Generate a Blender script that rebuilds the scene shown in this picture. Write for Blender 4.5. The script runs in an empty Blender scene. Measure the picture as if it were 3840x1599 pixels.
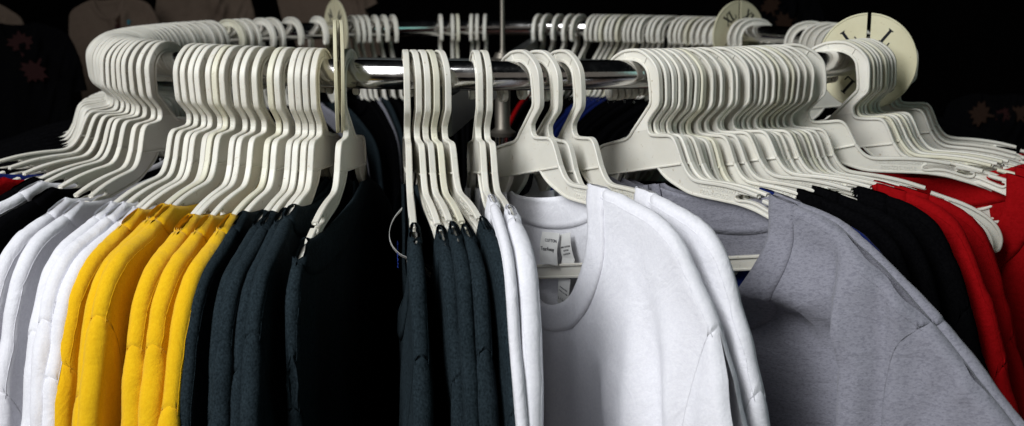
import bpy, math, random
import numpy as np
rad = math.radians
rng = random.Random(7)
scene = bpy.context.scene
COL = scene.collection

# ------------------------------------------------------------------ camera, world, lamps, exposure
ZR = 1.30            # height of the rail centre above the floor
RR = 0.457           # radius of the round rail
TUBE = 0.01295       # radius of the rail tube

cam_d = bpy.data.cameras.new('camera')
cam = bpy.data.objects.new('camera', cam_d); COL.objects.link(cam)
cam.location = (0, -1.5, ZR + 0.0889)
cam.rotation_euler = (rad(90 - 11.449), 0, rad(-0.4545))
cam_d.sensor_width = 36; cam_d.lens = 41.85
cam_d.clip_start = 0.02; cam_d.clip_end = 60
cam_d.dof.use_dof = True; cam_d.dof.focus_distance = 1.0; cam_d.dof.aperture_fstop = 9.0
scene.camera = cam

world = bpy.data.worlds.new('World'); scene.world = world; world.use_nodes = True
world.node_tree.nodes['Background'].inputs[0].default_value = (0.75, 0.85, 1, 1)
world.node_tree.nodes['Background'].inputs[1].default_value = 0.004

def area(name, loc, target, sx, sy, watts, color, spread=180):
    d = bpy.data.lights.new(name, 'AREA'); d.shape = 'RECTANGLE'; d.size = sx; d.size_y = sy
    d.energy = watts; d.color = color; d.spread = rad(spread)
    o = bpy.data.objects.new(name, d); COL.objects.link(o); o.location = loc
    from mathutils import Vector
    o.rotation_euler = (Vector(target) - Vector(loc)).to_track_quat('-Z', 'Y').to_euler()
    return o
area('shopfront_daylight', (-1.2, -1.8, ZR + 1.30), (0, -0.5, ZR - 0.1), 0.85, 2.1, 24, (0.97, 0.985, 1.0), 100)
area('street_daylight', (0.1, -3.3, ZR + 0.55), (0, -0.5, ZR + 0.3), 4.6, 2.0, 3.8, (1.0, 0.88, 0.78), 180)
area('teal_reflection_lamp', (1.75, -2.0, ZR + 0.5), (0.2, -0.4, ZR), 0.9, 0.9, 0.9, (0.40, 0.95, 0.88), 120)  # added weak teal lamp, gives the rail a teal reflection on the right

scene.render.engine = 'CYCLES'
scene.cycles.use_denoising = True
scene.cycles.max_bounces = 7; scene.cycles.diffuse_bounces = 3; scene.cycles.glossy_bounces = 4
scene.view_settings.view_transform = 'Standard'; scene.view_settings.look = 'None'
scene.view_settings.exposure = 0; scene.view_settings.gamma = 1; scene.view_settings.use_curve_mapping = False

# ------------------------------------------------------------------ materials
def nmat(name):
    m = bpy.data.materials.new(name); m.use_nodes = True
    nt = m.node_tree; b = nt.nodes['Principled BSDF']
    return m, nt, b
def node(nt, t, **kw):
    n = nt.nodes.new(t)
    for k, v in kw.items():
        if k.startswith('i_'): n.inputs[k[2:].replace('_', ' ')].default_value = v
        else: setattr(n, k, v)
    return n
def coords(nt, scale=(1, 1, 1)):
    tc = node(nt, 'ShaderNodeTexCoord'); mp = node(nt, 'ShaderNodeMapping'); mp.inputs['Scale'].default_value = scale
    oi = node(nt, 'ShaderNodeObjectInfo')
    nt.links.new(tc.outputs['Object'], mp.inputs['Vector'])
    cm = node(nt, 'ShaderNodeVectorMath', operation='SCALE'); cm.inputs[0].default_value = (7.3, 3.1, 5.7)
    nt.links.new(oi.outputs['Random'], cm.inputs['Scale']); nt.links.new(cm.outputs[0], mp.inputs['Location'])
    return mp.outputs['Vector']
def ramp(nt, fac, a, b, p0=0.3, p1=0.7):
    r = node(nt, 'ShaderNodeValToRGB'); e = r.color_ramp.elements
    e[0].position = p0; e[0].color = (*a, 1); e[1].position = p1; e[1].color = (*b, 1)
    nt.links.new(fac, r.inputs['Fac']); return r.outputs['Color']

def plastic(name, c1, c2):
    m, nt, b = nmat(name)
    v = coords(nt)
    n = node(nt, 'ShaderNodeTexNoise', i_Scale=22.0, i_Detail=4.0); nt.links.new(v, n.inputs['Vector'])
    base = ramp(nt, n.outputs['Fac'], c2, c1, 0.3, 0.6)
    # small scuffs and specks of dirt
    s = node(nt, 'ShaderNodeTexNoise', i_Scale=230.0, i_Detail=3.0, i_Roughness=0.7); nt.links.new(v, s.inputs['Vector'])
    f = ramp(nt, s.outputs['Fac'], (0.55, 0.47, 0.36), (1, 1, 1), 0.27, 0.36)
    mx = node(nt, 'ShaderNodeMix', data_type='RGBA', blend_type='MULTIPLY'); mx.inputs['Factor'].default_value = 0.7
    nt.links.new(base, mx.inputs['A']); nt.links.new(f, mx.inputs['B'])
    # every hanger has aged a little differently
    oi = node(nt, 'ShaderNodeObjectInfo')
    hv = node(nt, 'ShaderNodeHueSaturation')
    mr = node(nt, 'ShaderNodeMapRange'); mr.inputs['To Min'].default_value = 0.88; mr.inputs['To Max'].default_value = 1.04
    nt.links.new(oi.outputs['Random'], mr.inputs['Value']); nt.links.new(mr.outputs[0], hv.inputs['Value'])
    nt.links.new(mx.outputs['Result'], hv.inputs['Color'])
    nt.links.new(hv.outputs[0], b.inputs['Base Color'])
    b.inputs['Roughness'].default_value = 0.42; b.inputs['Specular IOR Level'].default_value = 0.4
    b.inputs['Subsurface Weight'].default_value = 0.12; b.inputs['Subsurface Radius'].default_value = (0.004, 0.003, 0.002)
    b.inputs['Subsurface Scale'].default_value = 0.5
    bn = node(nt, 'ShaderNodeTexNoise', i_Scale=90.0, i_Detail=3.0); nt.links.new(v, bn.inputs['Vector'])
    bp = node(nt, 'ShaderNodeBump'); bp.inputs['Strength'].default_value = 0.12; bp.inputs['Distance'].default_value = 0.002
    nt.links.new(bn.outputs['Fac'], bp.inputs['Height']); nt.links.new(bp.outputs[0], b.inputs['Normal'])
    return m
M_WHITE = plastic('white_plastic', (0.76, 0.74, 0.665), (0.70, 0.675, 0.59))
M_CREAM = plastic('yellowed_plastic', (0.73, 0.71, 0.58), (0.67, 0.64, 0.50))
M_DISC = plastic('disc_plastic', (0.68, 0.64, 0.45), (0.60, 0.56, 0.38))

def cloth(name, c1, c2, speck=None, fine=420.0, sheen=0.15, stretch=(1, 1, 1), p=(0.35, 0.65)):
    m, nt, b = nmat(name)
    v = coords(nt, stretch)
    n = node(nt, 'ShaderNodeTexNoise', i_Scale=fine, i_Detail=3.0, i_Roughness=0.65); nt.links.new(v, n.inputs['Vector'])
    col = ramp(nt, n.outputs['Fac'], c2, c1, *p)
    if speck:
        n2 = node(nt, 'ShaderNodeTexNoise', i_Scale=fine * 0.42, i_Detail=2.0); nt.links.new(v, n2.inputs['Vector'])
        f = ramp(nt, n2.outputs['Fac'], speck, (1, 1, 1), 0.36, 0.52)
        mx = node(nt, 'ShaderNodeMix', data_type='RGBA', blend_type='MULTIPLY'); mx.inputs['Factor'].default_value = 1.0
        nt.links.new(col, mx.inputs['A']); nt.links.new(f, mx.inputs['B']); col = mx.outputs['Result']
    nt.links.new(col, b.inputs['Base Color'])
    b.inputs['Roughness'].default_value = 0.92; b.inputs['Specular IOR Level'].default_value = 0.0 if 'black' in name else 0.06
    b.inputs['Sheen Weight'].default_value = sheen; b.inputs['Sheen Roughness'].default_value = 0.5
    w = node(nt, 'ShaderNodeTexNoise', i_Scale=26.0, i_Detail=5.0, i_Roughness=0.55, i_Distortion=0.8); nt.links.new(v, w.inputs['Vector'])
    w2 = node(nt, 'ShaderNodeTexNoise', i_Scale=900.0, i_Detail=1.0); nt.links.new(v, w2.inputs['Vector'])
    b1 = node(nt, 'ShaderNodeBump'); b1.inputs['Strength'].default_value = 0.32; b1.inputs['Distance'].default_value = 0.008
    b2 = node(nt, 'ShaderNodeBump'); b2.inputs['Strength'].default_value = 0.25; b2.inputs['Distance'].default_value = 0.0006
    nt.links.new(w.outputs['Fac'], b1.inputs['Height']); nt.links.new(w2.outputs['Fac'], b2.inputs['Height'])
    nt.links.new(b1.outputs[0], b2.inputs['Normal']); nt.links.new(b2.outputs[0], b.inputs['Normal'])
    return m
CL = {
 'white': cloth('white_cotton', (0.80, 0.80, 0.84), (0.74, 0.74, 0.79)),
 'yellow': cloth('yellow_cotton', (0.78, 0.47, 0.009), (0.72, 0.41, 0.006)),
 'dark': cloth('charcoal_heather', (0.023, 0.035, 0.043), (0.0035, 0.0065, 0.0085), fine=640.0, sheen=0.0, stretch=(1, 1, 0.8), p=(0.26, 0.74)),
 'grey': cloth('grey_heather', (0.27, 0.27, 0.315), (0.215, 0.215, 0.25), speck=(0.78, 0.78, 0.80), fine=1000.0, stretch=(0.7, 1, 1.8)),
 'black': cloth('black_cotton', (0.0035, 0.0035, 0.004), (0.002, 0.002, 0.0025), sheen=0.0),
 'red': cloth('red_cotton', (0.29, 0.003, 0.005), (0.24, 0.002, 0.003), sheen=0.0),
 'blue': cloth('blue_cotton', (0.008, 0.020, 0.14), (0.005, 0.013, 0.10), sheen=0.03),
 'cream': cloth('shaded_cream_cotton', (0.13, 0.096, 0.074), (0.075, 0.055, 0.042), sheen=0.0),  # pale cloth darkened: the dim shop's shade is put into its colour
}
def flat(name, c, rough=0.8, metal=0.0):
    m, nt, b = nmat(name)
    n = node(nt, 'ShaderNodeTexNoise', i_Scale=60.0, i_Detail=4.0); nt.links.new(coords(nt), n.inputs['Vector'])
    nt.links.new(ramp(nt, n.outputs['Fac'], tuple(x * 0.82 for x in c), c), b.inputs['Base Color'])
    b.inputs['Roughness'].default_value = rough; b.inputs['Metallic'].default_value = metal
    b.inputs['Specular IOR Level'].default_value = 0.2
    return m
M_INK = flat('black_ink', (0.008, 0.009, 0.014), 0.6)
M_BLUEINK = flat('blue_ink', (0.02, 0.05, 0.32), 0.7)
M_GREYINK = flat('grey_ink', (0.10, 0.10, 0.12), 0.7)
M_TAG = flat('tag_satin', (0.74, 0.74, 0.72), 0.5)
M_LEAF = flat('red_print', (0.018, 0.002, 0.002), 0.8)
M_LEAF2 = flat('brown_print', (0.022, 0.009, 0.004), 0.8)
M_LEAF3 = flat('teal_print', (0.03, 0.12, 0.15), 0.8)
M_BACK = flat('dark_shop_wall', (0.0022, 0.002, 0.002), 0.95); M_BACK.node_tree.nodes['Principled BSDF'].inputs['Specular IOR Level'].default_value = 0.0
M_FLOOR = flat('brown_floor', (0.30, 0.22, 0.18), 0.7)
M_STEEL = flat('painted_steel', (0.10, 0.11, 0.11), 0.35, 0.7)

def chrome():
    m, nt, b = nmat('chrome')
    b.inputs['Metallic'].default_value = 1.0
    v = coords(nt)
    n = node(nt, 'ShaderNodeTexNoise', i_Scale=55.0, i_Detail=6.0, i_Roughness=0.7); nt.links.new(v, n.inputs['Vector'])
    mr = node(nt, 'ShaderNodeMapRange'); mr.inputs['From Min'].default_value = 0.35; mr.inputs['From Max'].default_value = 0.75
    mr.inputs['To Min'].default_value = 0.09; mr.inputs['To Max'].default_value = 0.24
    nt.links.new(n.outputs['Fac'], mr.inputs['Value']); nt.links.new(mr.outputs[0], b.inputs['Roughness'])
    nt.links.new(ramp(nt, n.outputs['Fac'], (0.60, 0.59, 0.58), (0.72, 0.71, 0.70)), b.inputs['Base Color'])
    s = node(nt, 'ShaderNodeTexNoise', i_Scale=700.0, i_Detail=2.0); nt.links.new(v, s.inputs['Vector'])
    bp = node(nt, 'ShaderNodeBump'); bp.inputs['Strength'].default_value = 0.03; bp.inputs['Distance'].default_value = 0.001
    nt.links.new(s.outputs['Fac'], bp.inputs['Height']); nt.links.new(bp.outputs[0], b.inputs['Normal'])
    return m
M_CHROME = chrome()
M_DULL = flat('dull_steel', (0.22, 0.20, 0.17), 0.5, 0.9)

# ------------------------------------------------------------------ mesh helpers
class MB:
    def __init__(s): s.v = []; s.f = []
    def add(s, verts, faces):
        o = len(s.v); s.v += [tuple(p) for p in verts]; s.f += [tuple(i + o for i in f) for f in faces]
    def box(s, a, b):
        x0, y0, z0 = a; x1, y1, z1 = b
        s.add([(x0,y0,z0),(x1,y0,z0),(x1,y1,z0),(x0,y1,z0),(x0,y0,z1),(x1,y0,z1),(x1,y1,z1),(x0,y1,z1)],
              [(0,3,2,1),(4,5,6,7),(0,1,5,4),(1,2,6,5),(2,3,7,6),(3,0,4,7)])
    def lathe(s, prof, n=32, c=(0, 0)):
        vs = []; k = len(prof)
        for i in range(n):
            a = 2 * math.pi * i / n
            for r, z in prof: vs.append((c[0] + r * math.cos(a), c[1] + r * math.sin(a), z))
        fs = []
        for i in range(n):
            j = (i + 1) % n
            for q in range(k - 1): fs.append((i*k+q, j*k+q, j*k+q+1, i*k+q+1))
        s.add(vs, fs)
    def sweep(s, pts, w, t, closed=False, y=0.0):
        """rounded bar swept along a path in the xz plane; w = width in the plane, t = width along y"""
        P = np.array(pts, float); n = len(P)
        if closed: tan = np.roll(P, -1, 0) - np.roll(P, 1, 0)
        else: tan = np.gradient(P, axis=0)
        tan /= np.linalg.norm(tan, axis=1)[:, None] + 1e-12
        nor = np.stack([-tan[:, 1], tan[:, 0]], 1)
        a, b = w / 2, t / 2; c = min(a, b) * 0.5
        sec = [(a, -b + c), (a, b - c), (a - c, b), (-a + c, b), (-a, b - c), (-a, -b + c), (-a + c, -b), (a - c, -b)]
        vs = []
        for i in range(n):
            for su, sy in sec: vs.append((P[i, 0] + nor[i, 0] * su, y + sy, P[i, 1] + nor[i, 1] * su))
        fs = []; m = n if closed else n - 1
        for i in range(m):
            j = (i + 1) % n
            for q in range(8): fs.append((i*8+q, i*8+(q+1) % 8, j*8+(q+1) % 8, j*8+q))
        if not closed: fs += [tuple(range(8))[::-1], tuple((n-1)*8+q for q in range(8))]
        s.add(vs, fs)
    def tube(s, pts, r, n=8):
        P = np.array(pts, float); k = len(P); tan = np.gradient(P, axis=0)
        tan /= np.linalg.norm(tan, axis=1)[:, None] + 1e-12
        vs = []
        for i in range(k):
            h = np.array([0, 0, 1.0]) if abs(tan[i, 2]) < 0.9 else np.array([0, 1.0, 0])
            a = np.cross(tan[i], h); a /= np.linalg.norm(a); b = np.cross(tan[i], a)
            for q in range(n):
                w = 2 * math.pi * q / n; vs.append(P[i] + r * (a * math.cos(w) + b * math.sin(w)))
        fs = [(i*n+q, i*n+(q+1) % n, (i+1)*n+(q+1) % n, (i+1)*n+q) for i in range(k-1) for q in range(n)]
        fs += [tuple(range(n))[::-1], tuple((k-1)*n+q for q in range(n))]
        s.add(vs, fs)
    def mesh(s, name, mat, smooth=True, angle=40):
        m = bpy.data.meshes.new(name); m.from_pydata([tuple(map(float, p)) for p in s.v], [], s.f)
        import bmesh
        bm = bmesh.new(); bm.from_mesh(m); bmesh.ops.recalc_face_normals(bm, faces=bm.faces); bm.to_mesh(m); bm.free()
        if smooth:
            m.shade_smooth()
            if angle: m.set_sharp_from_angle(angle=rad(angle))
        m.materials.append(mat); return m
def link(name, data, parent=None):
    o = bpy.data.objects.new(name, data); COL.objects.link(o)
    if parent: o.parent = parent
    return o
def tag(o, label, cat, group=None, kind=None):
    if label: o['label'] = label
    if cat: o['category'] = cat
    if group: o['group'] = group
    if kind: o['kind'] = kind
    return o
def catmull(pts, n=6, closed=False):
    P = [np.array(p, float) for p in pts]
    if closed: Q = [P[-1]] + P + [P[0], P[1]]
    else: Q = [2*P[0]-P[1]] + P + [2*P[-1]-P[-2]]
    out = []
    for i in range(1, len(Q) - 2):
        p0, p1, p2, p3 = Q[i-1], Q[i], Q[i+1], Q[i+2]
        for k in range(n):
            t = k / n
            out.append(0.5*((2*p1)+(-p0+p2)*t+(2*p0-5*p1+4*p2-p3)*t*t+(-p0+3*p1-3*p2+p3)*t**3))
    if not closed: out.append(P[-1])
    return np.array(out)
def catmull3(pts, n=5): return catmull(pts, n)
def filled(outline, holes, thick, mat, name):
    """flat plate of the given outline (xz plane), thickness along y, edges slightly rounded; returns mesh data"""
    c = bpy.data.curves.new('plate', 'CURVE'); c.dimensions = '2D'; c.fill_mode = 'BOTH'
    c.extrude = thick / 2
    for loop in [outline] + holes:
        sp = c.splines.new('POLY'); sp.points.add(len(loop) - 1); sp.use_cyclic_u = True
        for p, q in zip(sp.points, loop): p.co = (q[0], q[1], 0, 1)
    o = bpy.data.objects.new('plate', c); COL.objects.link(o)
    dg = bpy.context.evaluated_depsgraph_get(); m = bpy.data.meshes.new_from_object(o.evaluated_get(dg))
    bpy.data.objects.remove(o); bpy.data.curves.remove(c)
    n = len(m.vertices); co = np.zeros(n * 3); m.vertices.foreach_get('co', co); co = co.reshape(-1, 3)
    vs = [(x, -z, y) for x, y, z in co]; fs = [tuple(p.vertices) for p in m.polygons]
    bpy.data.meshes.remove(m)
    return vs, fs
def text_mesh(name, body, size, depth, mat, align='CENTER'):
    c = bpy.data.curves.new('txt', 'FONT'); c.body = body; c.size = size; c.extrude = depth; c.align_x = align; c.resolution_u = 2
    o = bpy.data.objects.new('txt', c); COL.objects.link(o)
    dg = bpy.context.evaluated_depsgraph_get(); m = bpy.data.meshes.new_from_object(o.evaluated_get(dg))
    bpy.data.objects.remove(o); bpy.data.curves.remove(c)
    m.name = name; m.materials.clear(); m.materials.append(mat); return m

# ------------------------------------------------------------------ setting
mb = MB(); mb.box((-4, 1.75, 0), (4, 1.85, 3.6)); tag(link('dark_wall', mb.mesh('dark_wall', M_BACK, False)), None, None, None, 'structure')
mb = MB(); mb.add([(-6,-6,0),(6,-6,0),(6,1.75,0),(-6,1.75,0)], [(0,1,2,3)])
tag(link('floor', mb.mesh('floor', M_FLOOR, False)), None, None, None, 'structure')

# ------------------------------------------------------------------ the round rack
rack = tag(link('clothes_rack', None), 'round chrome clothes rack with a thin upright sign stem at its centre', 'clothes rack')
mb = MB(); N, K = 180, 28
vs = []; fs = []
for i in range(N):
    a = 2*math.pi*i/N
    for k in range(K):
        w = 2*math.pi*k/K; r = RR + TUBE*math.cos(w)
        vs.append((r*math.cos(a), r*math.sin(a), ZR + TUBE*math.sin(w)))
for i in range(N):
    for k in range(K): fs.append((i*K+k, ((i+1) % N)*K+k, ((i+1) % N)*K+(k+1) % K, i*K+(k+1) % K))
mb.add(vs, fs); link('rail', mb.mesh('rail', M_CHROME, True, None), rack)
mb = MB(); mb.lathe([(0.0, 0.0), (0.21, 0.0), (0.21, 0.012), (0.19, 0.02), (0.02, 0.026), (0.0, 0.026)], 40); link('foot_plate', mb.mesh('foot', M_STEEL), rack)
mb = MB(); mb.lathe([(0.0, 0.0261), (0.0105, 0.0261), (0.0105, ZR-0.115), (0.0, ZR-0.115)], 24); link('post', mb.mesh('post', M_CHROME), rack)
mb = MB(); mb.lathe([(0.0, ZR-0.1149), (0.016, ZR-0.1149), (0.017, ZR-0.11), (0.012, ZR-0.107), (0.0095, ZR-0.104), (0.0095, ZR-0.056), (0.021, ZR-0.053), (0.021, ZR-0.018), (0.012, ZR-0.0165),
               (0.009, ZR-0.010), (0.0, ZR-0.010)], 28); link('hub', mb.mesh('hub', M_DULL), rack)
mb = MB(); mb.lathe([(0.0, ZR-0.0099), (0.0052, ZR-0.0099), (0.0032, ZR-0.005), (0.0032, ZR+0.125), (0.0042, ZR+0.126), (0.0042, ZR+0.135), (0.0032, ZR+0.136), (0.0032, ZR+0.3), (0, ZR+0.3)], 20); link('sign_stem', mb.mesh('stem', M_DULL), rack)
for k in range(4):
    mb = MB(); a = rad(-6.4 + 90*k)
    mb.box((0.0205, -0.007, -0.053), (RR+0.004, 0.007, -0.018)); mb.box((RR-0.006, -0.005, -0.0178), (RR+0.004, 0.005, -0.0115))
    mb.v = [(x*math.sin(a)+y*math.cos(a), -x*math.cos(a)+y*math.sin(a), z+ZR) for x, y, z in mb.v]
    link('support_arm', mb.mesh('support_arm', M_STEEL, False), rack)

# ------------------------------------------------------------------ hanger (millimetres, xz plane, pivot at the rail contact)
PV = (7.0, 12.6)
def mm(P): return [((u - PV[0]) / 1000, (z - PV[1]) / 1000) for u, z in P]
HO = catmull([(-28.5,-13),(-29.2,-5),(-26.5,4),(-20.5,12.5),(-12.5,17.6),(-5.5,19.6),(2,20.8),(12.5,20.2),(22.5,17.6),(31.5,11.4),(37.6,4.3),(40.6,-3),(40.5,-12.4),(38,-28.0)], 5)
HO2 = catmull([(38,-28.0),(35.5,-32.6),(28.2,-37.6),(20.9,-43.4),(19.1,-47.2),(19.0,-51.0)], 5)
HI = catmull([(-19.0,-13),(-19.4,-4),(-15.5,4.6),(-8,10.6),(0,12.6),(7,12.6),(17,10.2),(25,4.8),(28.9,-1.9),(29.2,-10.6),(28.7,-19.2),(27.7,-27.0)], 5)
HL = np.array([(27.7,-27.0),(26,-30.2),(12,-40.7),(-1.5,-50.6)])
mbk = MB()
tipc = catmull([(-28.5,-13),(-27.2,-16.6),(-23.8,-18),(-20.2,-16.6),(-19,-13)], 4)
out = list(map(tuple, HO)) + list(map(tuple, HO2[1:])) + [(-1.5, -51.0)] + list(map(tuple, HL[::-1][1:])) + list(map(tuple, HI[::-1][1:])) + list(map(tuple, tipc[::-1][1:-1]))
vs, fs = filled(mm(out), [], 0.0022, None, 'hook'); mbk.add(vs, fs)
rim_hook = np.concatenate([HL[::-1], HI[::-1][1:], tipc[::-1][1:], HO[1:], HO2[1:]])
mbk.sweep(mm(rim_hook), 0.0026, 0.0054)
for a, b in (((2,20.0),(3,13.2)), ((30.2,11.6),(25.0,5.6)), ((37.2,-27.6),(29,-36.0))): mbk.sweep(mm([a, b]), 0.0012, 0.0036)
ME_HOOK = mbk.mesh('hook', M_WHITE)
BR = catmull([(19.0,-51.0),(20.2,-54.2),(23.8,-56.6),(34,-58.4),(44.5,-59.8),(49.4,-63.2),(52.2,-70),(54.2,-77.5),(56,-84.4)], 5)
BLr = catmull([(-1.5,-50.8),(-5.5,-53.8),(-12,-56.2),(-25,-57.0),(-43,-58.2),(-48.8,-60.6),(-52.4,-66),(-55,-74.5),(-56,-84.4)], 5)
mbk = MB()
vs, fs = filled(mm(list(map(tuple, BLr[::-1])) + [(-1.5,-51.05)] + [(19.0,-51.05)] + list(map(tuple, BR[1:]))), [], 0.0022, None, 'b'); mbk.add(vs, fs)
mbk.sweep(mm(BR), 0.0026, 0.0054); mbk.sweep(mm(BLr), 0.0026, 0.0054)
mbk.sweep(mm([(-55,-85),(55,-85)]), 0.0018, 0.0050)
ME_BODY = mbk.mesh('body', M_WHITE)
# one arm (outer side); the other is its mirror image
U1 = catmull([(56.1,-84.6),(60,-92.6),(65,-98.2),(73,-101.9),(95,-106.2),(116,-111.7),(136,-119)], 5)
SLOT = catmull([(116,-115.6),(112.4,-116.4),(111.6,-119),(114.6,-121.3),(124,-122.6),(133,-125.6),(143,-131),(151,-135.0),(155.2,-134.4),(155.2,-131.6),(152.5,-130.2)], 4)
F1L = [(136.6,-120.6),(135.4,-121.6),(126,-118.2)]     # underside of the first finger
F2 = catmull([(141,-123.6),(156,-129.8),(168,-135),(179,-141.2),(189,-148.6),(196,-156.6),(199.6,-165),(200,-172),(198,-178),(194.6,-180)], 5)
RING = catmull([(194.6,-180),(192.4,-177),(191.2,-172),(188,-166.6),(183.6,-164.2),(178.6,-166),(176.4,-170.4),(177.6,-175.4),(181.4,-178.4),(184.6,-178.2),(186.4,-175.6)], 5)
LOW = catmull([(26,-85.6),(30.6,-91.4),(37,-97),(46,-102.6),(57,-108.8),(65,-111.9),(76,-114.8),(96,-119.4),(115,-124.2),(131,-130),(144,-136.6),(156,-143.2),(166,-149.4),(170.6,-154.8),(171,-160.6),(167.5,-165.2),(160,-167),(152,-167.4)], 5)
mbk = MB()
fing1 = catmull([(136,-119.4),(137.2,-120.4),(136.2,-121.2)], 2)
fing2 = [(140.6,-124.2),(141.4,-125.6)]
outl = list(map(tuple, U1)) + [(137.0,-120.2),(136,-121.0),(126,-117.8)] + list(map(tuple, SLOT)) + [(147,-128.4),(140.4,-125.4)] + list(map(tuple, F2)) + \
       list(map(tuple, RING[1:])) + [(187.6,-178.6),(184.5,-180.8),(179,-180.4),(174,-177.8),(152,-177.6)] + list(map(tuple, LOW[::-1])) 
vs, fs = filled(mm(outl), [], 0.0022, None, 'arm'); mbk.add(vs, fs)
mbk.sweep(mm(U1), 0.0030, 0.0054); mbk.sweep(mm(SLOT), 0.0022, 0.0050); mbk.sweep(mm(F2), 0.0030, 0.0054); mbk.sweep(mm(RING), 0.0024, 0.0050)
mbk.sweep(mm(LOW), 0.0024, 0.0048)
mbk.sweep(mm([(186.6,-176),(187.2,-178.4),(184.6,-180.4),(179,-180),(174,-177.6),(152,-177.4)]), 0.0022, 0.0048)
ME_ARM = mbk.mesh('arm', M_WHITE)
mirror = [(-(x*1000+PV[0])/1000 - PV[0]/1000, y, z) for x, y, z in mbk.v]
mbk.v = mirror
ME_ARM2 = mbk.mesh('arm_mirrored', M_WHITE)
mbk = MB()
vs, fs = filled(mm([(-151.8,-167.4),(151.8,-167.4),(151.8,-177.4),(-151.8,-177.4)]), [], 0.0022, None, 'bar'); mbk.add(vs, fs)
mbk.sweep(mm([(-151.8,-167.4),(0,-167.4),(151.8,-167.4)]), 0.0024, 0.0048); mbk.sweep(mm([(-151.8,-177.4),(0,-177.4),(151.8,-177.4)]), 0.0024, 0.0048)
ME_BAR = mbk.mesh('crossbar', M_WHITE)
ME_TXT = text_mesh('lettering', 'TEL 201-288-4540\n800-225-0058', 0.0058, 0.0003, M_WHITE)

def pose(o, phi, yaw, tilt):
    """hang an object whose origin is the contact with the rail; phi from the camera side, yaw and tilt in degrees"""
    p = rad(phi)
    o.location = (RR*math.sin(p), -RR*math.cos(p), ZR + TUBE)
    o.rotation_euler = (0, -rad(tilt), rad(phi + yaw) - math.pi/2)
ordin = ['zeroth','first','second','third','fourth','fifth','sixth','seventh','eighth','ninth','tenth','eleventh','twelfth','thirteenth','fourteenth','fifteenth','sixteenth','seventeenth','eighteenth','nineteenth','twentieth',
         'twenty-first','twenty-second','twenty-third','twenty-fourth','twenty-fifth','twenty-sixth','twenty-seventh','twenty-eighth','twenty-ninth','thirtieth','thirty-first','thirty-second','thirty-third','thirty-fourth','thirty-fifth','thirty-sixth','thirty-seventh','thirty-eighth','thirty-ninth','fortieth']
def hanger(phi, yaw, tilt, label, group, cream=False, text=False, parts=True):
    r = tag(link('hanger', None), label, 'hanger', group); pose(r, phi, yaw, tilt)
    ms = [('hook', ME_HOOK), ('body', ME_BODY), ('arm', ME_ARM), ('arm', ME_ARM2), ('crossbar', ME_BAR)]
    for n, m in ms:
        o = link(n, m, r)
        if cream: o.material_slots[0].link = 'OBJECT'; o.material_slots[0].material = M_CREAM
        if text and m is ME_ARM:
            t = link('lettering', ME_TXT, o)
            t.rotation_euler = (rad(90), rad(14), 0); u, z = mm([(91,-110.4)])[0]; t.location = (u, -0.0012, z)
    return r

# ------------------------------------------------------------------ T-shirts (millimetres in the hanger's frame)
def smooth(x, a, b):
    t = np.clip((x - a) / (b - a), 0, 1); return t*t*(3-2*t)
ARML = np.array([(0,-58),(56,-79),(62,-91),(68,-97),(78,-100),(96,-103.8),(117,-109),(136,-115.4),(156,-123.5),(175,-131.5)])
DROOP = [(191,-142),(203.5,-157),(211,-179),(216,-204),(222.5,-240),(228,-284),(233,-340),(237,-420)]
FLARE = [(192,-138),(208,-147.5),(222,-160),(240,-177),(259,-198),(279,-221),(302,-250),(331,-289),(352,-322),(362,-338)]
MID = [(191,-142),(204,-157),(215,-178),(226,-202),(236,-234),(246,-275),(255,-325),(263,-400)]
MID2 = [(191,-137),(207,-143),(222,-153),(236,-170),(246,-195),(254,-225),(262,-265),(270,-330),(276,-400)]
DROP2 = [(191,-142),(203,-155),(209.5,-172),(211,-200),(208,-250),(203,-330),(199,-400)]
def seg_dist(P, line):
    d = np.full(P.shape[:-1], 1e9)
    for a, b in zip(line[:-1], line[1:]):
        ab = b - a; t = np.clip(((P - a) @ ab) / (ab @ ab + 1e-9), 0, 1)
        q = a + t[..., None] * ab; d = np.minimum(d, np.linalg.norm(P - q, axis=-1))
    return d
def resample(line, n, power=1.0):
    line = np.array(line, float); L = np.concatenate([[0], np.cumsum(np.linalg.norm(np.diff(line, axis=0), axis=1))])
    t = np.linspace(0, 1, n) ** power * L[-1]
    return np.stack([np.interp(t, L, line[:, 0]), np.interp(t, L, line[:, 1])], 1)
def grid_faces(nr, nc, off=0):
    return [(off+i*nc+j, off+i*nc+j+1, off+(i+1)*nc+j+1, off+(i+1)*nc+j) for i in range(nr-1) for j in range(nc-1)]

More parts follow.
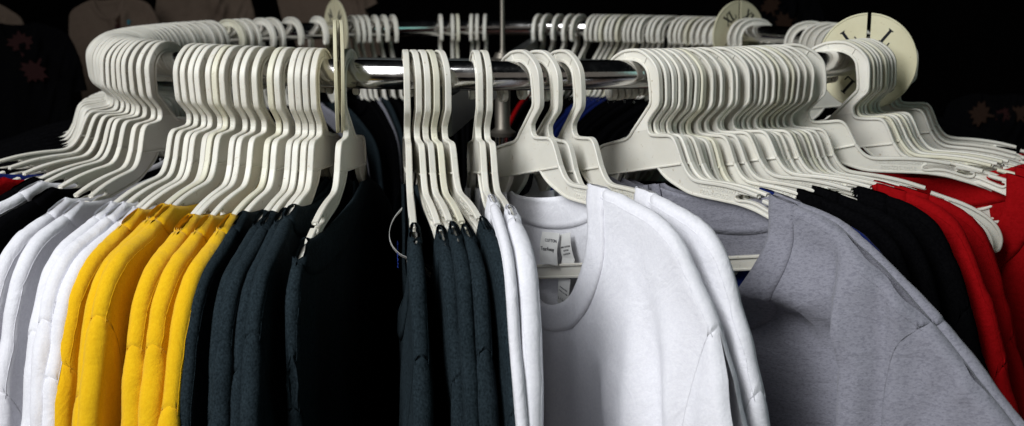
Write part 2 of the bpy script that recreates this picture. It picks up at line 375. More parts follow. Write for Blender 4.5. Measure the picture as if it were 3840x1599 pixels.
def shirt_meshes(seed, style='droop', c=30.0, T=8.0, Tin=4.0, fold=1.0, extra=None, lowT=6.0, reach=None, wob=1.5, tip=None, neck=64.0, deep=200.0, hem=-640.0):
    rs = np.random.RandomState(seed)
    end = {'droop': DROOP, 'flare': FLARE, 'mid': MID, 'mid2': MID2, 'drop2': DROP2}[style]
    ridge = np.concatenate([ARML[1:], np.array(end)]) 
    ridge = catmull(ridge, 4) + [0, 1.2]
    ridge = ridge + rs.normal(0, 0.25, ridge.shape)
    if reach is None: reach = rs.uniform(-7, 3) if style == 'mid2' else rs.uniform(0, 8)
    ridge[:, 0] += reach * smooth(ridge[:, 0], 150, 215) + 0.5*wob*np.sin(ridge[:, 1]*0.14 + 2*seed)*smooth(-ridge[:, 1], 170, 220) + wob * np.sin(ridge[:, 1] * 0.05 + seed) * smooth(-ridge[:, 1], 170, 230)
    tipz = tip if tip is not None else {'droop': rs.uniform(-285, -200), 'flare': -221.0, 'mid': -215.0, 'mid2': rs.uniform(-270, -185), 'drop2': -255.0}[style]
    lr = np.concatenate([ARML[1:], np.array(DROOP)]); lr = catmull(lr, 4); lridge = lr * [-1, 1] + [0, 1.2]
    # end of the shoulder on both sides
    iS = int(np.argmin(abs(ridge[:, 1] - tipz))); iL = int(np.argmin(abs(lridge[:, 0] + 214)))
    S = ridge[iS]; SL = lridge[iL]
    full_r = ridge; full_l = lridge
    def zr(u): return np.interp(u, ridge[:, 0], ridge[:, 1])
    def zl(u): return np.interp(-u, -lridge[:, 0], lridge[:, 1])
    seamR = c + neck + 24.0; seamL = c - neck - 24.0
    def zt(u): return min(zr(u), -99.0) if u > 0 else min(zl(u), -99.0) if u < -56 else -99.0
    nR = np.array([c + neck, zt(c+neck)]); sR = np.array([seamR, zt(seamR)])
    nL = np.array([c - neck, zt(c-neck)]); sL = np.array([seamL, zt(seamL)])
    # neck curves: inner (opening) and outer (seam), front and back
    th = np.linspace(0, math.pi, 33)
    def neckc(a, b, dep, pw=0.85):
        x = (a[0]+b[0])/2 + (a[0]-b[0])/2*np.cos(th); zz = (a[1]+b[1])/2 + (a[1]-b[1])/2*np.cos(th)
        return np.stack([x, zz - dep*np.sin(th)**pw], 1)
    base = -112.0
    fin = neckc(nR, nL, deep + base); fout = neckc(sR, sL, deep + base + 19)
    bin_ = neckc(nR, nL, 9.0, 1.2); bout = neckc(sR, sL, 33.0, 1.1)
    # folds
    ks = [(rs.uniform(0.045, 0.11), rs.uniform(-0.012, 0.012), rs.uniform(0, 6.28), rs.uniform(0.5, 1.3)) for _ in range(5)]
    kb = [(rs.uniform(0.01, 0.03), rs.uniform(-0.03, 0.03), rs.uniform(0, 6.28), rs.uniform(0.6, 1.4)) for _ in range(3)]
    RD = [full_r, full_l]
    def offset(P, side, sleeve=False):
        d = np.minimum(seg_dist(P, RD[0]), seg_dist(P, RD[1]))
        u = P[..., 0]; z = P[..., 1]
        w = smooth(u, -60, 110)
        Tt = Tin + (T - Tin) * w
        hug = np.maximum(smooth(u, c + neck - 5, c + neck + 50), smooth(d, 25, 100))
        Tt = np.minimum(Tt, 3.1) * (1 - hug) + Tt * hug
        y = Tt * np.sqrt(1 - (1 - np.clip(d / Tt, 0, 1))**2) + lowT * w * smooth(d, 0, 150) + 2.2*w*smooth(-z, 200, 420)*smooth(d, 0, 40)
        ph = 0 if side > 0 else 2.0
        wr = u + 10*np.sin(z*0.013 + seed)
        f = sum(a*np.sin(k*wr + m*z + p + ph) for k, m, p, a in ks) * 1.25 + sum(a*np.sin(k*u + m*z + p + ph) for k, m, p, a in kb) * 1.6
        cr = sum(a*np.sin(k*u*1.0 + m*z + p) * np.sin(0.5*k*z - 0.7*k*u + 2*p + ph) for k, m, p, a in ks)
        y = y + 1.5 * fold * cr * smooth(d, 2, 30) * smooth(-z, 140, 260) * w
        y = y + fold * f * smooth(d, 4, 90) * (0.35 + 0.65*w)
        # cloth twists a little along the ridge
        y = np.maximum(y, np.minimum(d*0.75, 3.3))
        if extra is not None: y = np.maximum(y + extra(u, z, d, side), np.minimum(d*0.3, 1.5))
        sh = w * smooth(-z, 110, 420) * (5*math.sin(seed*1.7) + 3*np.sin(z*0.02 + seed))
        return side * y + sh
    def to3(P, y): return np.stack([(P[..., 0]-PV[0])/1000, y/1000, (P[..., 1]-PV[1])/1000], -1)
    # armhole curves
    dz = 190.0
    if style == 'flare': arm_r = catmull([S, S+[-20,-16], S+[-33,-57], S+[-38,-110], S+[-34,-dz]], 5)
    else: arm_r = catmull([S, S+[-14,-20], S+[-31,-66], S+[-40,-125], S+[-34,-dz]], 5)
    arm_l = catmull([SL, SL+[9,-22], SL+[14,-70], SL+[16,-130], SL+[10,-dz]], 5)
    bodies = MB()
    for side, ncurve in ((-1, fout), (1, bout)):
        iA = min(int(np.argmin(abs(ridge[:iS, 0]-sR[0]))), iS - 3); jA = int(np.argmin(abs(lridge[:, 0]-sL[0])))
        top_r = resample(np.vstack([sR, ridge[iA+1:iS+1]]), 34); top_l = resample(np.vstack([sL, lridge[jA+1:iL+1]]) if sL[0] < -56 else np.vstack([sL, lridge[:iL+1]]), 26)
        ar = resample(arm_r, 18); al = resample(arm_l, 12)
        top = np.vstack([al[::-1][:-1], top_l[::-1], ncurve[::-1][1:-1], top_r, ar[1:]])
        n_ = len(top)
        # where each column of cloth ends on the hem: the columns below the neck fan out a little
        W1 = arm_l[-1, 0] - 8; W2 = arm_r[-1, 0] + 8
        nk = ncurve[::-1][1:-1]; nl = len(al) - 1 + len(top_l)
        def arc(q): 
            a_ = np.concatenate([[0], np.cumsum(np.linalg.norm(np.diff(q, axis=0), axis=1))]); return a_ / a_[-1]
        leanR = max(4.0, min(34.0, (W2 - sR[0])*0.5)); leanL = max(4.0, min(34.0, (sL[0] - W1)*0.5))
        fr = arc(np.vstack([sL, nk, sR]))[1:-1]
        bx = np.empty(n_)
        bx[nl:nl+len(nk)] = nk[:, 0] + leanR*np.clip(2*fr-1, 0, 1)**1.5 - leanL*np.clip(1-2*fr, 0, 1)**1.5
        bx[nl+len(nk):] = sR[0] + leanR + (W2 - sR[0] - leanR)*arc(top[nl+len(nk):])
        bx[:nl] = W1 + (sL[0] - leanL - W1)*arc(top[:nl])
        bot = np.stack([bx, np.full(n_, hem)], 1)
        tt = np.concatenate([np.array([0, .004, .009, .016, .026, .04, .058]), np.linspace(0.08, 1, 34)])
        # blend: start by dropping perpendicular from the ridge, end on the hem line
        P = top[None] * (1-tt[:, None, None]) + bot[None] * tt[:, None, None]
        # the cloth stops at the armhole seam
        za = arm_r[::-1, 1]; ua = arm_r[::-1, 0]; zb = arm_l[::-1, 1]; ub = arm_l[::-1, 0]
        mr_ = (P[..., 1] <= S[1]) & (P[..., 1] >= za[0]); ml_ = (P[..., 1] <= SL[1]) & (P[..., 1] >= zb[0])
        P[..., 0] = np.where(mr_, np.minimum(P[..., 0], np.interp(P[..., 1], za, ua)), P[..., 0])
        P[..., 0] = np.where(ml_, np.maximum(P[..., 0], np.interp(P[..., 1], zb, ub)), P[..., 0])
        y = offset(P, side)
        bodies.add(to3(P, y).reshape(-1, 3), grid_faces(len(tt), n_))
        # line of stitching that runs beside the shoulder seam
        if style != 'none':
            dirs = np.array([0.25, -1.0]); sp = resample(ridge[max(iA, 0):iS+1], 40) + np.array([-1.5, -7.0])
            yy = offset(sp[None], side)[0]
            q3 = to3(sp, yy - side*0.02); bodies.tube(q3, 0.00030, 5)
    # sleeves
    outm = []
    for rdg, i0, arm in ((ridge, iS, arm_r), (lridge, iL, arm_l)):
        ms = MB(); rr_ = resample(rdg[i0:], 30); aa = resample(arm, 30)
        kk = np.concatenate([np.array([0, .03, .07, .13, .2]), np.linspace(0.3, 1, 9)])
        for side in (-1, 1):
            P = rr_[:, None] * (1-kk[None, :, None]) + aa[:, None] * kk[None, :, None]
            y = offset(P, side)
            dseam = np.linalg.norm(P - P[:, -1:], axis=-1)
            dS = np.linalg.norm(P - rr_[0], axis=-1)
            drg = np.linalg.norm(P - P[:, :1], axis=-1)
            y = y + side * (1.5*smooth(np.minimum(dseam, dS), 0.0, 12.0) - 0.15) * smooth(drg, 0, 6)
            ms.add(to3(P, y).reshape(-1, 3), grid_faces(len(rr_), len(kk)))
        outm.append(ms)
    # collar: ribbed band round the neck
    mc = MB(); nn = 7; q = np.linspace(-0.02, 1, nn)
    for side, a, b in ((-1, fin, fout), (1, bin_, bout)):
        P = a[:, None]*(1-q[None, :, None]) + b[:, None]*q[None, :, None]
        bow = 1.5 + 0*q; bow[0] = 0.3; bow[-1] = 0.6
        y = offset(P, side) + side*(bow[None] + 0.5)
        ins = y - side*1.9
        g1 = to3(P, y); g2 = to3(P, ins)
        mc.add(g1.reshape(-1, 3), grid_faces(len(th), nn)); mc.add(g2.reshape(-1, 3), grid_faces(len(th), nn))
        o = len(mc.v) - 2*len(th)*nn; k2 = len(th)*nn
        for i in range(len(th)-1):
            for col in (0, nn-1): mc.f.append((o+i*nn+col, o+(i+1)*nn+col, o+k2+(i+1)*nn+col, o+k2+i*nn+col))
    info = dict(bout=bout, offset=offset, to3=to3, c=c, fout=fout)
    return bodies, outm, mc, info
CACHE = {}
def shirt_parts(key, colour, **kw):
    k = (key, colour)
    if k not in CACHE:
        if key not in CACHE: CACHE[key] = shirt_meshes(**kw)
        b, sl, col, info = CACHE[key]; mat = CL[colour]
        def weld(mbx, nm):
            m = mbx.mesh(nm, mat, True, None)
            import bmesh
            bm = bmesh.new(); bm.from_mesh(m); bmesh.ops.remove_doubles(bm, verts=bm.verts, dist=0.00006); bmesh.ops.recalc_face_normals(bm, faces=bm.faces); bm.to_mesh(m); bm.free()
            m.shade_smooth(); return m
        CACHE[k] = (weld(b, 'shirt_body'), [weld(s, 'sleeve') for s in sl], weld(col, 'collar'), info)
    return CACHE[k]
def shirt(phi, yaw, tilt, colour, label, group, key, **kw):
    b, sl, col, info = shirt_parts(key, colour, **kw)
    r = tag(link('tee_shirt', None), label, 'shirt', group); pose(r, phi, yaw, tilt)
    link('body', b, r)
    for s in sl: link('sleeve', s, r)
    link('collar', col, r)
    return r, info

# ------------------------------------------------------------------ where everything hangs (degrees round the rail, yaw)
ML = [(-40.0,23),(-38.7,21),(-37.4,21),(-36.3,21),(-34.7,20),(-33.6,20),(-32.4,19),(-30.7,19),(-29.4,18),(-27.9,18),(-25.9,17),(-24.9,17),(-23.4,17),(-22.5,16),(-21.7,16),(-20.7,16),(-17.4,13)]
FL = [(-46.6,31),(-48.2,28),(-50.0,27),(-51.7,26),(-53.0,24),(-54.1,21),(-55.2,17),(-56.6,12)]
RG = [(14.1,22),(15.2,21),(16.1,20),(16.9,19.5),(17.9,21),(18.8,20),(19.6,19.5),(20.5,21),(21.4,26),(22.4,29),(23.2,28),(24.5,29),(25.3,33),(26.3,32),(27.1,31),(27.9,31),(28.7,32),(30.0,36.5),(30.9,36),(31.7,35),(32.8,37),(34.0,37),(35.2,40)]
HB = [(45.6,8),(46.5,8),(47.5,8),(48.4,8),(49.6,8),(50.6,8),(51.8,8),(52.9,8)]
FR = [(59.5,10),(62.5,12),(66.5,12)]
CC = [(-10.7,17),(-9.8,21),(-8.9,21),(-8.0,21),(-7.0,22),(-3.0,10.5),(-2.15,11.6),(1.6,29),(6.3,22),(3.85,25.5)]
BKL = [(255.1,-8),(253.6,-8),(251.3,-8),(248.4,-8),(246.1,-8),(244.5,-8),(239.4,-8),(237.4,-8),(235.3,-8),(231.4,-8),(229.1,-8),(224.5,-8),(218.5,-8),(211.1,-8),(209.7,-8),(208.3,-8),(206.3,-8),(204.4,-8),(202.4,-8)]
FLB = [(301.5 - 2.1*i, (-19 if i == 0 else -30 - 2*i if i < 3 else -34 - 78*((i-3)/18)**0.9) + 58.5 + 2.1*i) for i in range(22)]
BKC = [(192.7,-6),(190.2,-6),(189.2,-6),(186.3,-6),(185.1,-6),(183.5,-6)]
BKR = [(172.6,-11),(170.7,-11),(168.4,-11),(166.0,-11),(164.1,-11),(160.9,-11),(159.9,-11),(158.8,-11),(157.7,-11),(156.4,-11),(155.4,-11),(154.2,-11),(152.4,-11),(151.4,-11),(150.3,-11),(149.1,-11),(147.0,-11),(146.0,-11),(144.4,-11),(142.0,-11),(140.6,-11),(139.5,-11),(138.3,-11),(136.6,-11),(135.0,-11),(133.4,-11),(131.6,-11),(127.2,-11),(125.5,-11)]
BKE = [(111.3,-11),(106.5,-11),(104.4,-11),(101.5,-11),(99.1,-11)]

fam = dict(
 FL=('white hanger in the crowded left bunch, {} behind its front one', 'hangers crowded on the left bend of the rail'),
 ML=('white plastic hanger, {} from the left in the row above the yellow shirts', 'hangers in the row left of the thin discs'),
 CC=('white plastic hanger, {} from the left on the open stretch of rail', 'hangers spaced along the open chrome rail'),
 RG=('white plastic hanger, {} from the left in the packed right-hand row', 'hangers packed in the right-hand row'),
 HB=('white hanger, {} in the small bunch before the L disc', 'hangers bunched before the L disc'),
 FR=('white hanger beyond the L disc, {} in its run', 'hangers beyond the L disc'),
 FLB=('white hanger on the far left curve of the rail, {} after the bunch', 'hangers on the far left curve'),
 BKL=('white hook on the rear rail, {} from the left, round open tip towards the viewer', 'hangers on the left of the rear rail'),
 BKC=('white hanger seen edge-on on the rear rail, {} left of the sign stem', 'hangers on the middle of the rear rail'),
 BKR=('white hanger on the rear rail, {} to the right of the sign stem', 'hangers on the right of the rear rail'),
 BKE=('white hanger on the far right bend behind the L disc, {} from the left', 'hangers on the far right bend'),
)
def settle(lst, tilt, jy=1.5, jt=1.3):
    out = []
    for i, (p, y) in enumerate(lst):
        t = tilt[i] if isinstance(tilt, tuple) else tilt
        out.append((p + rng.uniform(-.05, .05), y + rng.uniform(-jy, jy), t + rng.uniform(-jt, jt)))
    return out
ML = settle(ML, 4); FL = settle(FL, (4,4,6,7,7,9,10,11), 0.5, 0.5); CC = settle(CC, (5, 6, 7, 7, 8, 9, 9, 13, 13, 9), 0.3, 0.3); HB = settle(HB, 11); FR = settle(FR, 9)
RG = settle(RG, (13,12.5,11,11.5,7,6.5,7,9,10,11,9.5,11,9,8,8,9,7,6,5,5,5,5,13), 0.7, 0.6); RG[0] = (14.3, 21.8, 13); RG[22] = (35.5, 42.4, 13)
FLB = settle(FLB, 3, 1, 1); BKL = settle(BKL, 2); BKC = settle(BKC, 2); BKR = settle(BKR, 2); BKE = settle(BKE, 4)
def run(code, lst, tilt, cream=(), text=False):
    lab, grp = fam[code]
    for i, (p, y, jt) in enumerate(lst):
        w = ordin[i+1] if code != 'CC' else ordin[(1,2,3,4,5,6,7,8,10,9)[i]]
        L = lab.format(w)
        if code == 'FL' and i == 0: L = 'front white hanger of the crowded bunch at the left bend'
        if i in cream: L = L.replace('white plastic hanger', 'yellowed plastic hanger').replace('white hanger', 'yellowed hanger').replace('white hook', 'yellowed hook')
        hanger(p, y, jt, L, grp, i in cream, text)
run('FL', FL, 4); run('ML', ML, 4, (5, 10))
run('CC', CC, lambda i: (5, 6, 7, 7, 8, 9, 9, 13, 13)[i], (3,), True)
run('RG', RG, 13, (6, 16, 18), True)
run('HB', HB, 13, (1, 4), True); run('FR', FR, 9, (), True)
run('FLB', FLB, 3); run('BKL', BKL, 2, (6,)); run('BKC', BKC, 2, (2,)); run('BKR', BKR, 2, (8, 11, 22)); run('BKE', BKE, 4)

# ------------------------------------------------------------------ shirts on the hangers
def nth(i, last=''): return ordin[i]
cnt = {}
def lab(colour, txt):
    cnt[txt] = cnt.get(txt, 0) + 1
    return txt.format(ordin[cnt[txt]])
# left: white, yellow, charcoal
for i in (4, 3, 2, 1, 0):
    colour = {4: 'black', 3: 'white', 2: 'black', 1: 'white', 0: 'white'}[i]
    L = {4: 'black shirt at the far left behind a white one', 3: 'white shirt with rolled collar between two black shirts at far left', 2: 'black shirt next to the first full white shirt on the left',
         1: 'white shirt, leftmost full one of the white row', 0: 'white shirt, second in the white row at left'}[i]
    shirt(*FL[i], colour, L, 'plain shirts hanging round the rack', 'fl%d' % i, seed=40+i, style='mid2', c=62, neck=90-3*i, T=7.5, lowT=2)
for i, (colour, nm) in {5: ('red', 'red shirt edge between blue and black shirts at far left'), 6: ('blue', 'blue shirt edge between the red one and a black one at far left'), 7: ('black', 'black shirt furthest round the left bend')}.items():
    shirt(*FL[i], colour, nm, 'plain shirts hanging round the rack', 'flb%d' % (i % 2), seed=60+i % 2, style='mid2', c=62, neck=95, T=7)
for i in range(17):
    if i < 3: colour, txt = 'white', 'white cotton shirt hanging left of the yellow ones, {} from the left'
    elif i < 11: colour, txt = 'yellow', 'bright yellow shirt, {} from the left in the yellow row'
    else: colour, txt = 'dark', 'charcoal shirt, {} from the left in the group beside the yellow shirts'
    shirt(*ML[i], colour, lab(colour, txt), 'plain shirts hanging round the rack', 'ml%d' % i, seed=100+i, style='mid2' if i < 16 else 'drop2', c=(52 if i < 11 else 42 if i < 16 else 74)+rng.uniform(-7, 9), neck=(82 if i < 11 else 78 if i < 16 else 98), T=(7.5 if i < 11 else 6.0), lowT=(2.5 if i < 11 else 0.5), fold=(1.3 if i < 11 else 0.9))
# centre
for i in range(5):
    q_, _ = shirt(*CC[i], 'dark', lab('dark', 'charcoal heather shirt seen edge-on, {} from the left in the centre'), 'plain shirts hanging round the rack', 'cc%d' % i,
          seed=200+i, style='droop', c=(58, 64, 64, 66, 60)[i], neck=82, T=6.0, lowT=(7, 6, 2, 1, 7)[i], fold=0.8)
C0 = next(o for o in bpy.data.objects if o.get('label', '').startswith('charcoal heather shirt seen edge-on, first'))
def grey_folds(u, z, d, side):
    if side > 0: return 0*u
    g = lambda a, w: np.exp(-(a/w)**2)
    x1 = 212 + 0.03*(z+200) - 6*np.sin((z+130)*0.02)
    low = smooth(-z, 150, 195)
    y = -17*smooth(x1-u, -4, 9)*smooth(-z, 196, 226)*smooth(u, 20, 70) + 16*smooth(u, x1-11, x1+4)*(1-smooth(u, x1+10, x1+62))*low            # big fold hanging from the shoulder
    y = y - 6*g(u-x1-30, 8)*low + 5*g(u-x1-44, 9)*smooth(-z, 170, 215)
    zz = -203 - 0.22*(u-110) + 10*np.sin((u-90)*0.03)
    y = y + 14*smooth(z, zz-8, zz+4)*(1-smooth(z, zz+8, zz+60))*smooth(u, 70, 125)*(1-smooth(u, x1-6, x1+20))*smooth(d, 5, 40)
    y = y - 5*g(z+292+0.25*(u-120), 20)*(1-smooth(u, x1-30, x1)) + 4*g(z+330-0.3*(u-120), 16)*(1-smooth(u, x1-30, x1))
    y = y + 4*g(u-300-0.5*(z+270), 9)*smooth(-z, 235, 265) - 4*g(u-282-0.5*(z+270), 7)*smooth(-z, 240, 270)
    return y
def white_folds(u, z, d, side):
    if side > 0: return 0*u
    g = lambda a, w: np.exp(-(a/w)**2)
    y = 9*smooth(u - 104 + 0.12*(z+300), -14, 12)*smooth(-z, 215, 290) - 7*smooth(104 - 0.12*(z+300) - u, -10, 16)*smooth(-z, 225, 290)*smooth(u, -10, 30) + 7*g(u-146-0.10*(z+200), 13)*smooth(-z, 165, 250) + 6*g(u-186+0.06*(z+200), 11)*smooth(-z, 185, 240) - 5*g(u-167, 9)*smooth(-z, 175, 230)
    y = y - 4*g(u-70-0.25*(z+300), 26)*smooth(-z, 235, 300) + 4*g(u-112-0.2*(z+260), 10)*smooth(-z, 225, 270)
    y = y + 2.6*g(z+172+0.06*(u-150), 3.5)*smooth(u, 128, 136)*(1-smooth(u, 158, 172))
    return y
GR = 'plain shirts hanging round the rack'
shirt(*CC[5], 'white', 'white shirt with only its collar showing behind the edge-on white one', GR, 'cc5', seed=215, style='droop', c=30, T=4, lowT=0, reach=0)
shirt(*CC[6], 'white', 'white shirt seen edge-on right beside the charcoal ones', GR, 'cc6', seed=206, style='droop', c=56, T=7.5, lowT=8, fold=1.0, reach=0, tip=-285)
wf, INFO_W = shirt(*CC[7], 'white', 'white shirt with open neck showing its paper tags', GR, 'cc7', seed=207, style='mid', c=30, T=7, reach=0, fold=1.1, extra=white_folds, deep=212)
shirt(*CC[8], 'white', 'white shirt between the tagged white one and the grey one', GR, 'cc8', seed=208, style='droop', c=41, T=7, lowT=4, reach=2, tip=-262, fold=1.5)
# right
gf, INFO_G = shirt(*RG[0], 'grey', 'front heather grey shirt with wide open ribbed neck', GR, 'rg0', seed=300, style='flare', c=80, T=7, lowT=11, reach=0, wob=0.8, fold=1.0, extra=grey_folds, neck=68, deep=206)
shirt(*RG[1], 'grey', 'second heather grey shirt just behind the front grey one', GR, 'rg1', seed=301, style='flare', c=80, T=5, lowT=1, reach=0, fold=0.3)
for i in range(3, 23):
    if i == 3: colour, txt = 'blue', 'blue shirt showing as a thin edge behind the grey ones'
    elif i < 10: colour, txt = 'black', 'black shirt, {} in the black row right of the grey shirts'
    elif i in (11, 12, 13, 15, 16, 17): colour, txt = 'red', 'red shirt, {} in the row right of the black shirts'
    else: continue
    k = i if i in (3, 9, 10, 11, 12, 13, 15) else 50 + i % 3 + (3 if colour == 'red' else 0)
    shirt(*RG[i], colour, lab(colour, txt), GR, 'rg%d' % k, seed=310+k, style='mid2' if colour == 'blue' else 'droop', c=50, neck=92 if 8 < i < 16 else 68, T=6 if i < 16 else 4.5, lowT=1, fold=0.7, reach=-4 if colour == 'blue' else 2)
for i in (0, 1, 2, 3, 4, 5, 6, 7):
    colour = 'red' if i not in (5,) else 'white'
    shirt(*HB[i], colour, lab(colour, 'red shirt hanging below the bunch before the L disc, {} of its run') if colour == 'red' else 'white shirt with ribbed cuff edge at the far right', GR, 'hb%d' % (i % 2), seed=400+i % 2, style='flare', c=62, neck=95, T=6, lowT=1, fold=0.8)
for i in range(3):
    shirt(*FR[i], 'red', lab('red', 'red shirt far right beyond the L disc, {} of three'), GR, 'fr', seed=420, style='flare', c=64, neck=100, T=6)
# behind
def back(lst, colours, tilt, txt, step=1):
    for i, (p, y, tilt) in enumerate(lst):
        if i % step: continue
        colour = colours[i % len(colours)]
        shirt(p, y, tilt, colour, lab(colour, colour_word[colour] + ' ' + txt), GR, 'bk%d' % (i % 3), seed=500+i % 3, style='droop', c=0, T=5, Tin=5)
colour_word = dict(black='black', blue='navy blue', grey='grey', red='red', dark='charcoal', white='white')
back(BKL[6:], ['black', 'grey', 'dark', 'black'], 2, 'shirt on the left of the rear rail, {} from the left')
back(BKC, ['black'], 2, 'shirt on the middle of the rear rail, {} from the left')
back(BKR, ['red'] + ['black']*7 + ['blue']*5 + ['black']*16, 2, 'shirt on the right of the rear rail, {} from the left')
for i in range(0, 22):
    if i < 3: shirt(*FLB[i], 'blue' if i == 2 else 'black', 'blue shirt edge furthest left under a bare hanger arm' if i == 2 else lab('black', 'black shirt {} after the crowded left bunch'), GR, 'fb%d' % (i % 2), seed=640+i % 2, style='mid2', c=60, neck=98, T=6, lowT=1)
    else: shirt(*FLB[i], 'black', lab('black', 'black shirt on the far left curve, {} from the front'), GR, 'fc%d' % (i % 2), seed=650+i % 2, style='mid2', c=5, neck=62, T=6, lowT=1)
back(BKE, ['black'], 4, 'shirt on the far right bend, {} from the left')

# ------------------------------------------------------------------ size discs
def disc_mesh():
    mb = MB(); n = 72; ro, ri = 50.0, 15.5; sw = 2.0
    a0 = math.asin(sw/ro); b0 = math.asin(sw/ri)
    o = [(ro*math.sin(t), ro*math.cos(t)) for t in np.linspace(a0, 2*math.pi-a0, n)]
    i = [(ri*math.sin(t), ri*math.cos(t)) for t in np.linspace(2*math.pi-b0, b0, 40)]
    vs, fs = filled([(x/1000, z/1000) for x, z in o+i], [], 0.0022, None, 'd'); mb.add(vs, fs)
    mb.sweep([(x*0.982/1000, z*0.982/1000) for x, z in o], 0.0022, 0.0032)
    mb.sweep([(x/1000, z/1000) for x, z in i], 0.0018, 0.0028)
    return mb.mesh('disc', M_DISC)
ME_DISC = disc_mesh()
def serif(word):
    """letters built of strokes, about 10 mm high; returns boxes in the xz plane"""
    q = []
    def st(a, b, w): q.append((a, b, w))
    x = 0
    for ch in word:
        if ch == 'L': st((x, 0), (x, 10), 2.2); st((x-2.2, 10), (x+2.2, 10), 0.9); st((x-2.2, 0), (x+6, 0), 1.0); st((x+5.7, 0), (x+5.7, 3), 1.0); x += 10
        elif ch == 'M': st((x, 0), (x, 10), 1.3); st((x, 10), (x+4, 1), 1.8); st((x+4, 1), (x+8, 10), 1.3); st((x+8, 10), (x+8, 0), 2.1); st((x-1.6, 0), (x+1.6, 0), 0.9); st((x+6.2, 0), (x+9.8, 0), 0.9); x += 13
        elif ch == 'X': st((x, 0), (x+6.5, 10), 1.2); st((x, 10), (x+6.5, 0), 2.1); st((x-1.5, 0), (x+1.7, 0), 0.9); st((x+4.8, 0), (x+8, 0), 0.9); st((x-1.5, 10), (x+1.7, 10), 0.9); st((x+4.8, 10), (x+8, 10), 0.9); x += 10
    return q, x
def disc_letters(word, side, a):
    q, wid = serif(word); mb = MB(); k = 0; ar = rad(a)
    for (p0, p1, w) in q:
        pts = []
        for (x, z) in (p0, p1):
            x = (x - wid/2 + 3) * 1.25; z = 24 + z*1.55
            pts.append(((x*math.cos(ar) + z*math.sin(ar))/1000 * (1 if side < 0 else -1), (-x*math.sin(ar) + z*math.cos(ar))/1000))
        k += 1
        mb.sweep(pts, w*1.35/1000, 0.0004 + 0.00001*k, y=side*0.00115)
    return mb.mesh('lettering', M_INK, False)
def disc(phi, yaw, word, label, group, drop=0.0028, tilt=0, roll=0, off=0.0):
    r = tag(link('size_disc', None), label, 'size disc', group); p = rad(phi)
    r.location = (RR*math.sin(p), -RR*math.cos(p), ZR - drop); r.rotation_euler = (rad(tilt), rad(roll), p + rad(yaw) - math.pi/2)
    link('plate', ME_DISC, r)
    for s in (-1, 1):
        for a in (38, 142, 218, 322): link('lettering', disc_letters(word, s, a), r)
    return r
GD = 'round plastic size discs on the rail'
disc(56.4, 10, 'L', 'large cream size disc lettered L at the right of the rail', GD)
disc(-18.95, 26.4, 'L', 'thin cream disc seen edge-on, left of the close pair', GD)
disc(-18.3, 27.2, 'M', 'thin cream disc seen edge-on, right of the close pair', GD, tilt=-1)
disc(214.6, -6, 'M', 'cream size disc lettered M on the rear rail at left', GD)
disc(129.6, -8, 'XL', 'cream size disc lettered XL on the rear rail at right', GD)

# ------------------------------------------------------------------ sewn-in tags
def ribbon(pts3, width_dir, w, mat, name, th=0.0003):
    P = np.array(pts3, float); wd = np.array(width_dir, float); wd /= np.linalg.norm(wd)
    tan = np.gradient(P, axis=0); nor = np.cross(tan, wd); nor /= np.linalg.norm(nor, axis=1)[:, None]
    mb = MB(); n = len(P); vs = []
    for i in range(n):
        for s in (-1, 1):
            for k in (-1, 1): vs.append(P[i] + wd*w/2*s + nor[i]*th/2*k)
    fs = []
    for i in range(n-1):
        a, b = i*4, (i+1)*4
        fs += [(a, b, b+2, a+2), (a+1, a+3, b+3, b+1), (a, a+1, b+1, b), (a+2, b+2, b+3, a+3)]
    fs += [(0, 2, 3, 1), ((n-1)*4, (n-1)*4+1, (n-1)*4+3, (n-1)*4+2)]
    mb.add(vs, fs); return mb.mesh(name, mat, True, 50)
def flat_tag(parent, u, z, y, w, h, rot, lines, name='paper_tag', lean=0.0):
    """white tag of w x h mm hanging with its top edge at (u, z); lines = (text, size, x, down, material)"""
    mb = MB(); n = 8
    vs = []
    for i in range(n+1):
        t = i/n; b = 1.6*math.sin(t*math.pi)
        for s in (-1, 1):
            for k in (0, 1): vs.append((s*w/2/1000, (-b - lean*t + 0.3*k)/1000, -t*h/1000))
    fs = []
    for i in range(n):
        a, b = i*4, (i+1)*4
        fs += [(a, b, b+2, a+2), (a+1, a+3, b+3, b+1), (a, a+1, b+1, b), (a+2, b+2, b+3, a+3)]
    fs += [(0, 2, 3, 1), (n*4, n*4+1, n*4+3, n*4+2)]
    mb.add(vs, fs); o = link(name, mb.mesh(name, M_TAG, True, 50), parent)
    o.location = ((u-PV[0])/1000, y/1000, (z-PV[1])/1000); o.rotation_euler = (0, rad(rot), 0)
    for txt, size, x, dn, m in lines:
        tm = text_mesh('lettering', txt, size/1000, 0.00008, m); q = link('lettering', tm, o)
        t = dn/h; q.location = (x/1000, (-1.6*math.sin(t*math.pi) - lean*t - 0.15)/1000, -dn/1000); q.rotation_euler = (rad(90), 0, 0)
    return o
flat_tag(wf, 30, -139, -1.0, 27, 27, 6, [('COTTON', 4.2, 3, 8, M_GREYINK), ('TearAway', 5.0, -1, 15.5, M_INK)], lean=4)
flat_tag(wf, 47, -141, 2.0, 17, 25, -4, [('100% COTTON', 2.1, 0, 12, M_INK), ('COTON', 2.1, 0, 15, M_INK), ('ALGODON', 2.1, 0, 18, M_INK)])
flat_tag(wf, 50, -160, 1.5, 17, 47, 24, [('100% COTTON', 2.4, 0, 14, M_INK), ('COTON / ALGODON', 1.9, 0, 17.5, M_INK), ('Made in Haiti', 2.0, 0, 31, M_GREYINK), ('Hecho en Haiti', 2.0, 0, 34.5, M_GREYINK), ('L / G / G', 4.0, 0, 42.5, M_INK)])

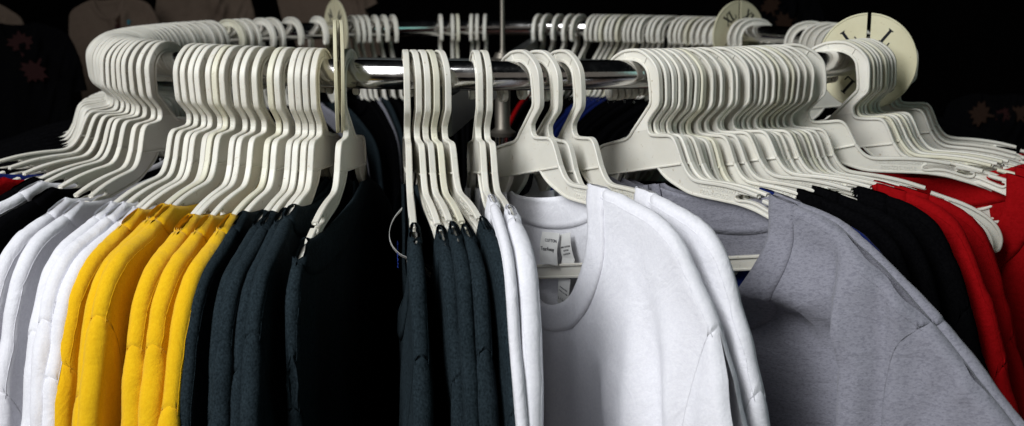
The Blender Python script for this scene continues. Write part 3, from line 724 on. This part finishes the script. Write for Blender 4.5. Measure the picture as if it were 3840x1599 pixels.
lp = [((u - PV[0])/1000, y/1000, (z - PV[1])/1000) for u, y, z in catmull3([(104,-8,-108),(101,-15,-117),(98,-18.5,-128),(96,-17,-138),(95,-11,-146),(95,-4,-150)])]
o = link('paper_tag', ribbon(lp, (1, 0, 0.25), 0.015, M_TAG, 'paper_tag'), C0)
tm = text_mesh('lettering', 'GILDAN', 0.0062, 0.0001, M_BLUEINK); q = link('lettering', tm, o)
q.location = ((95-PV[0])/1000, -0.0125, (-146-PV[1])/1000); q.rotation_euler = (rad(60), rad(90), rad(-20))
# ------------------------------------------------------------------ dim shirts hanging at the back of the shop
def leaf(parent, u, z, s, mat, y, rot=0):
    pts = []
    tips = [(0,1.0),(0.18,0.62),(0.42,0.74),(0.40,0.44),(0.86,0.46),(0.70,0.22),(0.98,0.05),(0.52,-0.12),(0.58,-0.42),(0.12,-0.34),(0.07,-0.85)]
    full = tips + [(-x, yy) for x, yy in tips[::-1][:-1]]
    c, sn = math.cos(rot), math.sin(rot)
    loop = [((c*x - sn*yy)*s/1000, (sn*x + c*yy)*s/1000) for x, yy in full]
    mb = MB(); vs, fs = filled(loop, [], 0.0006, None, 'leaf'); mb.add(vs, fs)
    o = link('leaf_print', mb.mesh('leaf_print', mat, False), parent); o.location = ((u-PV[0])/1000, y/1000, (z-PV[1])/1000)
def far_shirt(x, y, z, rot, colour, label, key, prints=(), scale=0.42, lean=0, **kw):
    b, sl, col, info = shirt_parts(key, colour, **kw)
    r = tag(link('tee_shirt', None), label, 'shirt', 'dim shirts at the back of the shop'); r.location = (x, y, z); r.rotation_euler = (0, rad(lean), rad(rot)); r.scale = (scale,)*3
    link('body', b, r); link('collar', col, r)
    for s in sl: link('sleeve', s, r)
    for (u, zz, s, m, ro) in prints: leaf(r, u, zz, s, m, -22, ro)
    return r
kw = dict(seed=700, style='mid', c=0, T=10, Tin=10, lowT=4, fold=3.0)
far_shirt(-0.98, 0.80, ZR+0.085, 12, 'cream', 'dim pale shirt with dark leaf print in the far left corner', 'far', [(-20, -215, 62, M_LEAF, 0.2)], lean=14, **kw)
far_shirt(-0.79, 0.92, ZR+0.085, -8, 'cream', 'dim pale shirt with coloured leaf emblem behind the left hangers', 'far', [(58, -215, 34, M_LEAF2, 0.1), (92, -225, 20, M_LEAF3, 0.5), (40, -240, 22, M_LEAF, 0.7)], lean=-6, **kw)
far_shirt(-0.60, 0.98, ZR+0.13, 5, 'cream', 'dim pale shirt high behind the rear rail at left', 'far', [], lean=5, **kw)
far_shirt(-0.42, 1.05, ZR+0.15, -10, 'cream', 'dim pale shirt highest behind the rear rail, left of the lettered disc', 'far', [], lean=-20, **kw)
far_shirt(-0.88, 0.70, ZR+0.045, 12, 'black', 'black shirt with two dark red leaf prints behind the left bend', 'far', [(10, -190, 62, M_LEAF, 0.1), (60, -300, 66, M_LEAF, 2.6)], **kw)
far_shirt(0.60, 1.1, ZR+0.10, 5, 'black', 'black shirt with rusty orange print behind the rear rail at right', 'far', [(-50, -190, 60, M_LEAF2, 0.4), (30, -270, 70, M_LEAF2, 2.0)], **kw)
far_shirt(0.92, 0.7, ZR-0.085, -12, 'black', 'black shirt with brown print far right of the L disc', 'far', [(-60, -190, 62, M_LEAF2, 1.4), (30, -195, 40, M_LEAF, 1.0), (95, -190, 50, M_LEAF2, 0.7)], **kw)
